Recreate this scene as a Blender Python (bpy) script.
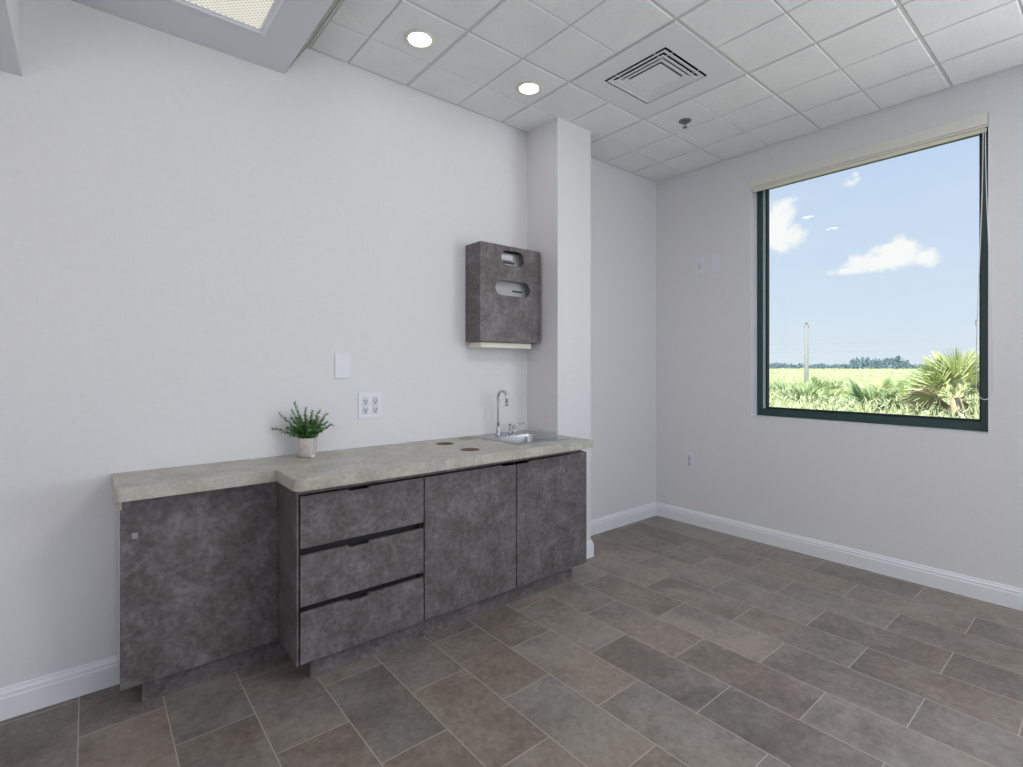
import bpy, bmesh, math, random
from mathutils import Vector, Matrix, noise
random.seed(7)
scn = bpy.context.scene
for o in list(bpy.data.objects): bpy.data.objects.remove(o)
C = scn.collection
PI = math.pi

# ------------------------------------------------------------ camera, world, sun, exposure
YAW = math.radians(50.39)
EYE = 1.3636
cam = bpy.data.cameras.new('camera'); cam_o = bpy.data.objects.new('camera', cam); C.objects.link(cam_o)
cam.sensor_fit = 'HORIZONTAL'; cam.sensor_width = 36
cam.lens = 513.4 / 1023 * 36
cam.shift_y = -(383.5 - 366.3) / 1023
cam.clip_start = 0.02; cam.clip_end = 3000
cam_o.location = (0, 0, EYE)
cam_o.rotation_euler = (PI / 2, 0, YAW - PI / 2)
scn.camera = cam_o
scn.view_settings.view_transform = 'Standard'
scn.view_settings.look = 'None'
scn.view_settings.exposure = 0.0
scn.view_settings.gamma = 1.0
scn.view_settings.use_curve_mapping = False

def lin(*c):
    return tuple(((v / 255) / 12.92 if v / 255 <= .04045 else ((v / 255 + .055) / 1.055) ** 2.4) for v in c)

class NT:
    """tiny node helper"""
    def __init__(s, tree): s.t = tree; tree.nodes.clear()
    def n(s, kind, **kw):
        nd = s.t.nodes.new(kind)
        for k, v in kw.items():
            if k.startswith('i_'):
                nd.inputs[k[2:].replace('_', ' ')].default_value = v
            else: setattr(nd, k, v)
        return nd
    def l(s, a, b): s.t.links.new(a, b)
    def math(s, op, a, b=None, c=None, clamp=False):
        nd = s.t.nodes.new('ShaderNodeMath'); nd.operation = op; nd.use_clamp = clamp
        for i, v in enumerate((a, b, c)):
            if v is None: continue
            if isinstance(v, (int, float)): nd.inputs[i].default_value = v
            else: s.l(v, nd.inputs[i])
        return nd.outputs[0]
    def mix(s, fac, a, b):
        nd = s.t.nodes.new('ShaderNodeMix'); nd.data_type = 'RGBA'
        for i, v in ((0, fac), (6, a), (7, b)):
            if isinstance(v, (int, float)): nd.inputs[i].default_value = v
            elif isinstance(v, tuple): nd.inputs[i].default_value = (*v[:3], 1)
            else: s.l(v, nd.inputs[i])
        return nd.outputs[2]
    def ramp(s, fac, stops):
        nd = s.t.nodes.new('ShaderNodeValToRGB'); e = nd.color_ramp.elements
        while len(e) < len(stops): e.new(.5)
        for el, (p, c) in zip(e, stops): el.position = p; el.color = (*c[:3], 1)
        s.l(fac, nd.inputs[0]); return nd.outputs[0]

world = bpy.data.worlds.new('summer_sky'); scn.world = world; world.use_nodes = True
w = NT(world.node_tree)
tc = w.n('ShaderNodeTexCoord'); sp = w.n('ShaderNodeSeparateXYZ'); w.l(tc.outputs['Generated'], sp.inputs[0])
grad = w.ramp(w.math('MAXIMUM', sp.outputs[2], 0.0), [(0.0, lin(226, 237, 247)), (0.10, lin(216, 231, 248)), (0.35, lin(197, 216, 246)), (1.0, lin(150, 185, 238))])
sx = w.math('MAXIMUM', sp.outputs[0], 0.001)
u_ = w.math('DIVIDE', sp.outputs[1], sx); v_ = w.math('DIVIDE', sp.outputs[2], sx)
cmb = w.n('ShaderNodeCombineXYZ'); w.l(u_, cmb.inputs[0]); w.l(v_, cmb.inputs[1])
nz = w.n('ShaderNodeTexNoise'); nz.inputs['Scale'].default_value = 24; nz.inputs['Detail'].default_value = 7; nz.inputs['Roughness'].default_value = .62
w.l(cmb.outputs[0], nz.inputs['Vector'])
# clouds in the tangent plane of the +X direction: (u, v, radius u, radius v, density)
CLOUDS = [(0.258, 0.170, .070, .020, 1.0), (0.240, 0.184, .040, .022, 1.0), (0.305, 0.163, .040, .010, .8), (0.206, .168, .026, .018, .85),
          (0.425, 0.262, .034, .056, 1.0), (0.405, 0.245, .034, .030, .8), (0.415, 0.300, .022, .024, .75), (0.475, 0.27, .06, .07, 1.0),
          (0.303, 0.311, .020, .014, .66), (0.297, 0.322, .008, .014, .55), (0.32, .304, .010, .006, .4)]
acc = None
for cu, cv, ru, rv, d in CLOUDS:
    a = w.math('DIVIDE', w.math('SUBTRACT', u_, cu), ru); b = w.math('DIVIDE', w.math('SUBTRACT', v_, cv), rv)
    r = w.math('SQRT', w.math('ADD', w.math('MULTIPLY', a, a), w.math('MULTIPLY', b, b)))
    m = w.math('MULTIPLY', w.math('SUBTRACT', 1.0, w.math('MULTIPLY', r, .62), clamp=True), d)
    acc = m if acc is None else w.math('MAXIMUM', acc, m)
val = w.math('ADD', acc, w.math('MULTIPLY', w.math('SUBTRACT', nz.outputs[0], .5), 1.25))
val = w.math('MULTIPLY', val, w.math('MULTIPLY', acc, 6.0, clamp=True))
mask = w.math('MULTIPLY', w.math('SUBTRACT', val, .36), 3.6, clamp=True)
# a faint milky veil over the whole sky
nz2 = w.n('ShaderNodeTexNoise'); nz2.inputs['Scale'].default_value = 3.0; nz2.inputs['Detail'].default_value = 4
mp = w.n('ShaderNodeMapping'); mp.inputs['Scale'].default_value = (1, 3.5, 1); w.l(cmb.outputs[0], mp.inputs[0]); w.l(mp.outputs[0], nz2.inputs['Vector'])
veil = w.math('MULTIPLY', w.math('SUBTRACT', nz2.outputs[0], .5, clamp=True), 1.2, clamp=True)
col = w.mix(veil, grad, lin(232, 240, 250))
col = w.mix(mask, col, (1.0, 1.0, 1.0))
bg = w.n('ShaderNodeBackground'); w.l(col, bg.inputs[0]); bg.inputs[1].default_value = 1.0
out = w.n('ShaderNodeOutputWorld'); w.l(bg.outputs[0], out.inputs[0])

def lamp(name, kind, loc, direction, energy, color=(1, 1, 1), **kw):
    l = bpy.data.lights.new(name, kind); l.energy = energy; l.color = color
    for k, v in kw.items(): setattr(l, k, v)
    o = bpy.data.objects.new(name, l); C.objects.link(o); o.location = loc
    o.rotation_euler = Vector(direction).to_track_quat('-Z', 'Y').to_euler(); return o
lamp('sun', 'SUN', (0, 0, 20), (.70, .20, -.75), 7.0, (1, .97, .9), angle=.01)
# added fill lamp, unseen behind the camera, brightening walls and ceiling
lamp('added_back_fill', 'AREA', (0.9, -2.55, 1.55), (0.05, 1, 0.3), 3.5, (.98, .99, 1.0), shape='RECTANGLE', size=3.6, size_y=1.9)

# strong added fill lamp, out of frame in the right wall
lamp('added_right_fill', 'AREA', (4.06, -1.5, 1.65), (-1, .1, .62), 74, (.95, .98, 1.0), shape='RECTANGLE', size=2.0, size_y=1.8)
# added fill lamp on the far left, out of frame, lifting the column side
lamp('added_side_fill', 'AREA', (-1.5, .35, 1.55), (1, .12, 0.7), 22, (1, .97, .94), shape='RECTANGLE', size=2.6, size_y=1.7)

# ------------------------------------------------------------ materials
def mat(name, build=None, color=(.8, .8, .8), rough=.5, metal=0.0, spec=None, emit=None, estr=0):
    m = bpy.data.materials.new(name); m.use_nodes = True; t = NT(m.node_tree)
    b = t.n('ShaderNodeBsdfPrincipled'); o = t.n('ShaderNodeOutputMaterial'); t.l(b.outputs[0], o.inputs[0])
    b.inputs['Base Color'].default_value = (*color, 1); b.inputs['Roughness'].default_value = rough; b.inputs['Metallic'].default_value = metal
    if spec is not None: b.inputs['Specular IOR Level'].default_value = spec
    if emit: b.inputs['Emission Color'].default_value = (*emit, 1); b.inputs['Emission Strength'].default_value = estr
    if build: build(t, b)
    return m
def pos(t, scale=(1, 1, 1)):
    g = t.n('ShaderNodeNewGeometry'); mp = t.n('ShaderNodeMapping'); mp.inputs['Scale'].default_value = scale
    t.l(g.outputs['Position'], mp.inputs[0]); return mp.outputs[0]
def noise_n(t, scale, detail=4, rough=.5, vec=None, dist=0):
    n = t.n('ShaderNodeTexNoise'); n.inputs['Scale'].default_value = scale; n.inputs['Detail'].default_value = detail
    n.inputs['Roughness'].default_value = rough; n.inputs['Distortion'].default_value = dist
    t.l(vec if vec else pos(t), n.inputs['Vector']); return n.outputs[0]
def bump(t, b, h, strength=.2, dist=.002):
    n = t.n('ShaderNodeBump'); n.inputs['Strength'].default_value = strength; n.inputs['Distance'].default_value = dist
    t.l(h, n.inputs['Height']); t.l(n.outputs[0], b.inputs['Normal'])

def b_wall(t, b):
    weave = t.math('ADD', noise_n(t, 90, 3, .6, pos(t, (1, 1, .25))), noise_n(t, 90, 3, .6, pos(t, (.25, .25, 1))))
    c = t.ramp(t.math('MULTIPLY', weave, .5), [(.3, lin(221, 220, 224)), (.7, lin(226, 225, 229))])
    t.l(c, b.inputs['Base Color']); bump(t, b, weave, .08, .0010)
M_wall = mat('woven vinyl wall covering', b_wall, rough=.75)
def b_tile(t, b):
    g = t.n('ShaderNodeNewGeometry'); s = t.n('ShaderNodeSeparateXYZ'); t.l(g.outputs['Position'], s.inputs[0])
    c = t.n('ShaderNodeCombineXYZ')
    t.l(t.math('ADD', s.outputs[1], -1.917 + .275 + 22.0), c.inputs[0]); t.l(t.math('ADD', s.outputs[0], .024 + .2675 * 20), c.inputs[1])
    br = t.n('ShaderNodeTexBrick'); t.l(c.outputs[0], br.inputs['Vector'])
    br.offset = .5; br.offset_frequency = 2; br.squash = 1
    for k, v in (('Scale', 1.0), ('Mortar Size', .0019), ('Mortar Smooth', .15), ('Bias', 0.0), ('Brick Width', .55), ('Row Height', .2675)): br.inputs[k].default_value = v
    br.inputs['Color1'].default_value = (0, 0, 0, 1); br.inputs['Color2'].default_value = (1, 1, 1, 1); br.inputs['Mortar'].default_value = (.5, .5, .5, 1)
    per = t.math('MULTIPLY', br.outputs['Color'], 1.0)
    off = t.n('ShaderNodeVectorMath'); off.operation = 'MULTIPLY_ADD'; off.inputs[1].default_value = (7, 9, 3)
    t.l(br.outputs['Color'], off.inputs[0]); t.l(g.outputs['Position'], off.inputs[2])
    n1 = noise_n(t, 3.2, 6, .6, off.outputs[0], .5); n2 = noise_n(t, 30, 6, .7, off.outputs[0], .4)
    f = t.math('ADD', t.math('MULTIPLY', n1, .62), t.math('MULTIPLY', n2, .48))
    f = t.math('ADD', f, t.math('MULTIPLY', per, .13))
    tile = t.ramp(f, [(.36, lin(88, 78, 69)), (.54, lin(118, 107, 99)), (.76, lin(152, 141, 132))])
    hue = noise_n(t, 1.1, 3, .5, off.outputs[0])
    tile2 = t.ramp(f, [(.36, lin(82, 80, 78)), (.54, lin(110, 108, 105)), (.76, lin(142, 140, 136))])
    tile = t.mix(t.math('MULTIPLY', t.math('SUBTRACT', hue, .42, clamp=True), 2.2, clamp=True), tile, tile2)
    t.l(t.mix(br.outputs['Fac'], tile, lin(180, 171, 160)), b.inputs['Base Color'])
    t.l(t.math('ADD', t.math('MULTIPLY', n1, .22), .34), b.inputs['Roughness'])
    h = t.math('SUBTRACT', t.math('MULTIPLY', n2, .35), t.math('MULTIPLY', br.outputs['Fac'], 1.0)); bump(t, b, h, .35, .0015)
M_floor = mat('slate look floor tile', b_tile)
def b_ceil(t, b):
    n = noise_n(t, 160, 2, .6); big = noise_n(t, 4, 2)
    t.l(t.ramp(t.math('ADD', t.math('MULTIPLY', n, .7), t.math('MULTIPLY', big, .3)), [(.35, lin(222, 224, 226)), (.6, lin(234, 236, 237))]), b.inputs['Base Color']); bump(t, b, n, .3, .0015)
M_ceil = mat('mineral ceiling tile', b_ceil, rough=.9)
M_tee = mat('ceiling grid metal', color=lin(206, 208, 208), rough=.6)
M_reveal = mat('greenish grey reveal strip', color=lin(150, 152, 146), rough=.7)
M_trim = mat('white painted trim', color=lin(232, 234, 240), rough=.4)
M_soffit = mat('painted soffit', lambda t, b: bump(t, b, noise_n(t, 60, 2), .1, .001), color=lin(214, 215, 222), rough=.8)
def b_lam(dark, light):
    def f(t, b):
        n1 = noise_n(t, 9, 5, .6, None, .3); n2 = noise_n(t, 42, 5, .62, None, .2)
        v = t.math('ADD', t.math('MULTIPLY', n1, .5), t.math('MULTIPLY', n2, .5))
        t.l(t.ramp(v, [(.38, dark), (.52, tuple(.6 * a + .4 * c for a, c in zip(dark, light))), (.66, light)]), b.inputs['Base Color'])
    return f
M_lam = mat('charcoal slate laminate', b_lam(lin(80, 74, 74), lin(130, 125, 127)), rough=.42)
M_lam_edge = mat('laminate edge band', color=lin(108, 102, 100), rough=.5)
M_lock = mat('grey lock plate', color=lin(158, 156, 158), rough=.45)
M_gap = mat('gap shade cabinet interior', color=lin(40, 38, 38), rough=.7)  # near-black colour paints in the shade of the gaps between fronts
def b_ctr(t, b):
    n1 = noise_n(t, 7, 6, .6, None, .8); n2 = noise_n(t, 70, 5, .65)
    v = t.math('ADD', t.math('MULTIPLY', n1, .55), t.math('MULTIPLY', n2, .45))
    t.l(t.ramp(v, [(.36, lin(156, 153, 142)), (.52, lin(180, 177, 167)), (.68, lin(202, 199, 190))]), b.inputs['Base Color'])
M_counter = mat('speckled grey green laminate', b_ctr, rough=.42)
M_board = mat('raw particle board', lambda t, b: t.l(t.ramp(noise_n(t, 200, 3), [(.35, lin(104, 82, 70)), (.65, lin(150, 122, 104))]), b.inputs['Base Color']), rough=.85)
M_steel = mat('brushed stainless steel', lambda t, b: t.l(t.math('ADD', t.math('MULTIPLY', noise_n(t, 60, 2, .5, pos(t, (1, 12, 12))), .15), .2), b.inputs['Roughness']), color=(.48, .49, .51), metal=1)
M_chrome = mat('polished chrome', color=(.50, .51, .53), rough=.08, metal=1)
M_plate = mat('white wall plate plastic', color=lin(226, 227, 234), rough=.35)
M_plate2 = mat('grey white plastic', color=lin(210, 212, 218), rough=.4)
M_dark = mat('dark slot', color=lin(60, 60, 64), rough=.6)
M_disp = mat('pale grey dispenser plastic', color=lin(186, 188, 188), rough=.35)
M_cream = mat('cream plastic', color=lin(226, 224, 208), rough=.45)
M_green = mat('dark green window aluminium', color=lin(40, 66, 66), rough=.35)
M_gasket = mat('black gasket', color=lin(14, 24, 26), rough=.5)
M_bead = mat('pale glazing bead', color=lin(168, 188, 192), rough=.4)
M_blind = mat('cream blind fascia', color=lin(226, 224, 216), rough=.5)
M_cord = mat('white cord', color=lin(225, 228, 228), rough=.6)
M_louver = mat('white enamelled diffuser', color=lin(222, 224, 226), rough=.4)
M_void = mat('dark duct', color=(.012, .012, .014), rough=.9)
M_nickel = mat('sprinkler metal', color=lin(120, 118, 116), rough=.4, metal=.6)
M_pot = mat('speckled stone pot', lambda t, b: t.l(t.ramp(noise_n(t, 90, 4), [(.35, lin(182, 178, 172)), (.68, lin(204, 201, 196))]), b.inputs['Base Color']), rough=.7)
M_mark = mat('faded pink print', color=lin(200, 172, 164), rough=.7)
M_soil = mat('dark soil', color=lin(40, 32, 26), rough=.95)
M_leaf = mat('houseplant leaf', lambda t, b: t.l(t.ramp(noise_n(t, 55, 2), [(.35, lin(52, 96, 46)), (.65, lin(122, 168, 98))]), b.inputs['Base Color']), rough=.5)
M_tip = mat('dusky sprig tip', color=lin(78, 88, 92), rough=.6)
M_dlight = mat('downlight lens', color=(1, 1, 1), emit=(1, .98, .94), estr=18)
def b_lens(t, b):
    br = t.n('ShaderNodeTexChecker'); br.inputs['Scale'].default_value = 90; t.l(pos(t), br.inputs['Vector'])
    n = noise_n(t, 8, 2)
    c = t.mix(br.outputs['Fac'], lin(255, 250, 232), lin(176, 172, 158))
    t.l(c, b.inputs['Emission Color']); b.inputs['Emission Strength'].default_value = .70
M_lens = mat('prismatic troffer lens', b_lens, color=(.45, .45, .43), rough=.3)
M_fill_lens = mat('bright added fill lens', color=(.8, .8, .8), emit=(1, .985, .96), estr=14.0)  # strong emission for the added out-of-view fill troffers
def glass_mat():
    m = bpy.data.materials.new('window glass'); m.use_nodes = True; t = NT(m.node_tree)
    tr = t.n('ShaderNodeBsdfTransparent'); tr.inputs[0].default_value = (.97, .985, .98, 1)
    gl = t.n('ShaderNodeBsdfGlossy'); gl.inputs['Roughness'].default_value = .02
    fr = t.n('ShaderNodeFresnel'); fr.inputs[0].default_value = 1.25
    mx = t.n('ShaderNodeMixShader'); o = t.n('ShaderNodeOutputMaterial')
    t.l(fr.outputs[0], mx.inputs[0]); t.l(tr.outputs[0], mx.inputs[1]); t.l(gl.outputs[0], mx.inputs[2]); t.l(mx.outputs[0], o.inputs[0]); return m
M_glass = glass_mat()
def leafmat(name, a, c, trans=.25):
    def f(t, b):
        oi = t.n('ShaderNodeObjectInfo')
        n = noise_n(t, 1.3, 3)
        v = t.math('ADD', t.math('MULTIPLY', n, .7), t.math('MULTIPLY', oi.outputs['Random'], .35))
        t.l(t.ramp(v, [(.3, a), (.75, c)]), b.inputs['Base Color'])
    return mat(name, f, rough=.55)
M_frond = leafmat('palmetto frond', lin(160, 180, 122), lin(222, 228, 172))
M_frond2 = leafmat('blue green palmetto frond', lin(150, 178, 128), lin(206, 220, 168))
M_scrub = leafmat('field scrub', lin(176, 188, 138), lin(248, 244, 214))
M_dead = mat('dry frond', color=lin(190, 172, 148), rough=.8)
M_ground = mat('sandy scrub ground', lambda t, b: t.l(t.ramp(noise_n(t, .35, 5), [(.35, lin(136, 150, 100)), (.65, lin(190, 194, 142))]), b.inputs['Base Color']), rough=.95)
M_pine_haze = leafmat('haze-tinted pine foliage', lin(98, 124, 132), lin(124, 146, 150))  # blue-grey tint paints distance haze into the foliage colour
M_conc = mat('pale concrete pole', color=lin(150, 150, 148), rough=.8)
M_wire = mat('power cable', color=lin(160, 168, 178), rough=.6)

# ------------------------------------------------------------ mesh helpers
def new(): return bmesh.new()
def box(bm, x0, x1, y0, y1, z0, z1, mi=0, bev=0, seg=2):
    vs = [bm.verts.new((x, y, z)) for z in (z0, z1) for y in (y0, y1) for x in (x0, x1)]
    F = [(0, 2, 3, 1), (4, 5, 7, 6), (0, 1, 5, 4), (2, 6, 7, 3), (0, 4, 6, 2), (1, 3, 7, 5)]
    fs = [bm.faces.new([vs[i] for i in f]) for f in F]
    for f in fs: f.material_index = mi
    if bev:
        es = list({e for f in fs for e in f.edges})
        r = bmesh.ops.bevel(bm, geom=es, offset=bev, segments=seg, affect='EDGES', profile=.5)
        for f in r['faces']: f.material_index = mi; f.smooth = False
    return vs
def lathe(bm, prof, c, n=32, mi=0, axis='Z', cap=True, smooth=True):
    """prof: list of (radius, height)"""
    rings = []
    for r, h in prof:
        ring = []
        for i in range(n):
            a = 2 * PI * i / n; p = (r * math.cos(a), r * math.sin(a), h)
            if axis == 'X': p = (h, p[0], p[1])
            elif axis == 'Y': p = (p[0], h, p[1])
            ring.append(bm.verts.new((c[0] + p[0], c[1] + p[1], c[2] + p[2])))
        rings.append(ring)
    for a, b in zip(rings, rings[1:]):
        for i in range(n):
            f = bm.faces.new((a[i], a[(i + 1) % n], b[(i + 1) % n], b[i])); f.material_index = mi; f.smooth = smooth
    if cap:
        for ring in (rings[0], rings[-1]):
            try: f = bm.faces.new(ring); f.material_index = mi
            except ValueError: pass
def tube(bm, pts, r, n=10, mi=0, cap=True):
    pts = [Vector(p) for p in pts]; rings = []
    rr = r if isinstance(r, (list, tuple)) else [r] * len(pts)
    up = Vector((0, 0, 1))
    d0 = (pts[1] - pts[0]).normalized()
    if abs(d0.dot(up)) > .95: up = Vector((1, 0, 0))
    side = d0.cross(up).normalized()
    for i, p in enumerate(pts):
        d = (pts[min(i + 1, len(pts) - 1)] - pts[max(i - 1, 0)]).normalized()
        side = (side - d * side.dot(d)).normalized(); u2 = d.cross(side)
        rings.append([bm.verts.new(p + (side * math.cos(2 * PI * k / n) + u2 * math.sin(2 * PI * k / n)) * rr[i]) for k in range(n)])
    for a, b in zip(rings, rings[1:]):
        for k in range(n):
            f = bm.faces.new((a[k], a[(k + 1) % n], b[(k + 1) % n], b[k])); f.smooth = True; f.material_index = mi
    if cap:
        for ring in (rings[0], rings[-1]): f = bm.faces.new(ring); f.material_index = mi
def prism(bm, outline, z0, z1, mi=0, holes=()):
    """vertical prism of a 2-D outline (with optional holes) in XY"""
    loops = []
    for pl in [outline] + list(holes):
        lo = [bm.verts.new((x, y, z0)) for x, y in pl]; hi = [bm.verts.new((x, y, z1)) for x, y in pl]; loops.append((lo, hi))
        n = len(pl)
        for i in range(n):
            f = bm.faces.new((lo[i], lo[(i + 1) % n], hi[(i + 1) % n], hi[i])); f.material_index = mi
    for k in (0, 1):
        es = []
        for L in loops:
            ring = L[k]
            es += [bm.edges.get((ring[i], ring[(i + 1) % len(ring)])) for i in range(len(ring))]
        r = bmesh.ops.triangle_fill(bm, use_beauty=True, use_dissolve=True, edges=es)
        for g in r['geom']:
            if isinstance(g, bmesh.types.BMFace): g.material_index = mi
def obj(name, bm, mats, parent=None, loc=None, **props):
    bmesh.ops.recalc_face_normals(bm, faces=bm.faces)
    me = bpy.data.meshes.new(name); bm.to_mesh(me); bm.free()
    for m in (mats if isinstance(mats, (list, tuple)) else [mats]): me.materials.append(m)
    o = bpy.data.objects.new(name, me); C.objects.link(o)
    if parent:
        o.parent = parent; o.matrix_parent_inverse = Matrix.Translation(parent.location).inverted()
    for k, v in props.items(): o[k] = v
    return o
def thing(name, loc, label, cat, group=None):
    o = bpy.data.objects.new(name, None); C.objects.link(o); o.location = loc; o.empty_display_size = .1
    o['label'] = label; o['category'] = cat
    if group: o['group'] = group
    return o
def rbox(x0, x1, y0, y1, z0, z1, bev=.002):
    b = new(); box(b, x0, x1, y0, y1, z0, z1, bev=bev); return b
def struct(name, bm, m, parent=None):
    o = obj(name, bm, m, parent)
    if not parent: o['kind'] = 'structure'
    return o

# ------------------------------------------------------------ room shell
W, XW, H = 2.787, 4.03, 3.048
XB, YB = -1.7, -2.75
WY0, WY1, WZ0, WZ1 = .527, 1.916, .970, 2.832        # window opening
b = new(); box(b, XB - .15, XW + .2, YB - .15, W + .15, -.12, 0); struct('floor', b, M_floor)
b = new(); box(b, XB - .15, XW + .2, W, W + .15, -.05, H + .3); struct('wall_left', b, M_wall)
b = new(); box(b, 2.453, 2.785, 2.475, W + .01, 0, H + .02); struct('wall_column', b, M_wall)
b = new()
box(b, XW, XW + .2, YB, -2.55, 0, H + .3); box(b, XW, XW + .2, -.45, WY0, 0, H + .3); box(b, XW, XW + .2, -2.55, -.45, 0, .7); box(b, XW, XW + .2, -2.55, -.45, 2.62, H + .3); box(b, XW, XW + .2, WY1, W, 0, H + .3)  # near opening is added to seat the right fill lamp
box(b, XW, XW + .2, WY0, WY1, 0, WZ0); box(b, XW, XW + .2, WY0, WY1, WZ1, H + .3)
struct('wall_right', b, M_wall)
b = new()
box(b, XB, -1.1, YB - .15, YB, 0, H + .3); box(b, 3.7, XW, YB - .15, YB, 0, H + .3)
box(b, -1.1, 3.7, YB - .15, YB, 0, .45); box(b, -1.1, 3.7, YB - .15, YB, 2.65, H + .3)  # wide unseen opening added along with the back fill lamp
struct('wall_back', b, M_wall)
b = new(); box(b, XB - .15, XB, YB - .15, W, 0, H + .3); struct('wall_side', b, M_wall)

# suspended ceiling: back deck, tees, scored tiles with reveal grooves
b = new()
XG0 = .898
for q in ((XB - .15, 2.342, YB - .15, W + .15), (2.778, XW + .2, YB - .15, W + .15), (2.342, 2.778, YB - .15, 1.557), (2.342, 2.778, 1.993, W + .15)): box(b, *q, H + .0065, H + .3, 1)
gx = [(XG0, None)] + [(1.118 + .3623 * k, 'T' if k % 2 else 'S') for k in range(9) if 1.118 + .3623 * k < XW - .03] + [(XW, None)]
gyl = [2.132 - .3598 * j for j in range(-1, 14)]
gy = sorted([(y, 'T' if (i - 1) % 2 == 0 else 'S') for i, y in enumerate(gyl) if y > YB + .02] + [(YB, None), (W, None)])
gx = [g for g in gx]
mg = {'T': .009, 'S': .004, None: .014}
for (xa, ta), (xb, tb) in zip(gx, gx[1:]):
    for (ya, tc_), (yb, td) in zip(gy, gy[1:]):
        if 2.19 < (xa + xb) / 2 < 2.94 and 1.40 < (ya + yb) / 2 < 2.14: continue
        x0, x1, y0, y1 = xa + mg[ta], xb - mg[tb], ya + mg[tc_], yb - mg[td]
        if x1 - x0 < .01: continue
        z0 = H; c = .003
        lo = [b.verts.new(p) for p in ((x0 + c, y0 + c, z0), (x1 - c, y0 + c, z0), (x1 - c, y1 - c, z0), (x0 + c, y1 - c, z0))]
        hi = [b.verts.new(p) for p in ((x0, y0, z0 + .004), (x1, y0, z0 + .005), (x1, y1, z0 + .005), (x0, y1, z0 + .005))]
        tp = [b.verts.new(p) for p in ((x0, y0, z0 + .0066), (x1, y0, z0 + .0066), (x1, y1, z0 + .0066), (x0, y1, z0 + .0066))]
        b.faces.new(lo)
        for A, B in ((lo, hi), (hi, tp)):
            for i in range(4): b.faces.new((A[i], A[(i + 1) % 4], B[(i + 1) % 4], B[i]))
struct('ceiling', b, [M_ceil, M_tee])
# dropped soffit with a sloping side, and the lower header at its left
b = new(); ZS = 2.871
pr = [(-.195, ZS), (.785, ZS), (.898, H + .003), (.898, H + .02), (-.195, H + .02)]
f0 = [b.verts.new((x, YB, z)) for x, z in pr]; f1 = [b.verts.new((x, W, z)) for x, z in pr]
b.faces.new(f0); b.faces.new(f1)
for i in range(5): b.faces.new((f0[i], f0[(i + 1) % 5], f1[(i + 1) % 5], f1[i]))
# opening for the troffer is cut by leaving the troffer pan below the soffit face
for f in b.faces:
    if f.calc_center_median().x > .80 and f.calc_center_median().z < H + .01: f.material_index = 1
struct('trim_1', b, [M_soffit, M_reveal])
b = new(); box(b, XB, -.195, YB, W, 2.505, H + .02); struct('trim_2', b, M_soffit)
# grey reveal strip between the soffit and the tiles
b = new(); box(b, .899, XG0 + .013, YB, W, H + .001, H + .02); struct('trim_3', b, M_tee)

# baseboards: extruded moulded profile  (offset from the wall, height)
BP = [(0, 0), (.016, 0), (.016, .082), (.013, .088), (.013, .100), (.008, .108), (.006, .118), (0, .120)]
def baseboard(name, pts):
    """pts: polyline on the floor; the board's body lies to its right"""
    b = new(); n = len(pts); rings = []
    P = [Vector(p) for p in pts]
    for i, p in enumerate(P):
        d1 = (P[i] - P[i - 1]).normalized() if i else (P[1] - P[0]).normalized()
        d2 = (P[i + 1] - P[i]).normalized() if i < n - 1 else d1
        n1 = Vector((d1.y, -d1.x)); n2 = Vector((d2.y, -d2.x)); m = (n1 + n2); m = m / max(m.dot(n1), .2)
        rings.append([b.verts.new((p.x + m.x * o, p.y + m.y * o, z)) for o, z in BP])
    for A, B in zip(rings, rings[1:]):
        for k in range(len(BP)): b.faces.new((A[k], A[(k + 1) % len(BP)], B[(k + 1) % len(BP)], B[k]))
    b.faces.new(rings[0]); b.faces.new(rings[-1]); struct(name, b, M_trim)
baseboard('baseboard_left', [(XB, W), (2.453, W)])
baseboard('baseboard_column', [(2.453, W - .02), (2.453, 2.475), (2.785, 2.475), (2.785, W), (XW, W)])
baseboard('baseboard_right', [(XW, W - .016), (XW, YB)])

# ------------------------------------------------------------ window
XF = XW + .10
win = bpy.data.objects.new('window_1', None); C.objects.link(win); win.location = (XW, (WY0 + WY1) / 2, WZ0); win['kind'] = 'structure'
b = new()   # white liner of the opening
t_ = .004
box(b, XW - .002, XF + .05, WY1 - t_, WY1, WZ0, WZ1); box(b, XW - .002, XF + .05, WY0, WY0 + t_, WZ0, WZ1)
box(b, XW - .002, XF + .05, WY0 + t_, WY1 - t_, WZ0, WZ0 + t_)
box(b, XW - .002, XF + .05, WY0 + t_, WY1 - t_, WZ1 - t_, WZ1)
obj('window_reveal', b, M_trim, win)
b = new(); y0, y1, z0, z1 = WY0 + t_, WY1 - t_, WZ0 + t_, WZ1 - t_
fw = .046
box(b, XF, XF + .06, y0, y0 + fw, z0, z1, bev=.002); box(b, XF, XF + .06, y1 - fw, y1, z0, z1, bev=.002)
box(b, XF, XF + .06, y0 + fw, y1 - fw, z0, z0 + .055, bev=.002); box(b, XF, XF + .06, y0 + fw, y1 - fw, z1 - .05, z1, bev=.002)
obj('window_frame', b, M_green, win)
b = new()   # pale glazing bead on the left jamb
box(b, XF + .004, XF + .03, y1 - fw - .018, y1 - fw, z0 + .058, z1 - .05)
obj('glazing_bead', b, M_bead, win)
b = new(); g = .014; ya, yb = y0 + fw, y1 - fw - .018
box(b, XF + .01, XF + .045, ya, ya + g * .6, z0 + .055, z1 - .05); box(b, XF + .01, XF + .045, yb - g, yb, z0 + .055, z1 - .05)
box(b, XF + .01, XF + .045, ya + g * .6, yb - g, z0 + .055, z0 + .055 + g); box(b, XF + .01, XF + .045, ya + g * .6, yb - g, z1 - .05 - g, z1 - .05)
obj('gasket', b, M_gasket, win)
b = new(); box(b, XF + .026, XF + .032, ya + g * .5, yb - g, z0 + .06, z1 - .055); obj('window_glass', b, M_glass, win)

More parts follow.
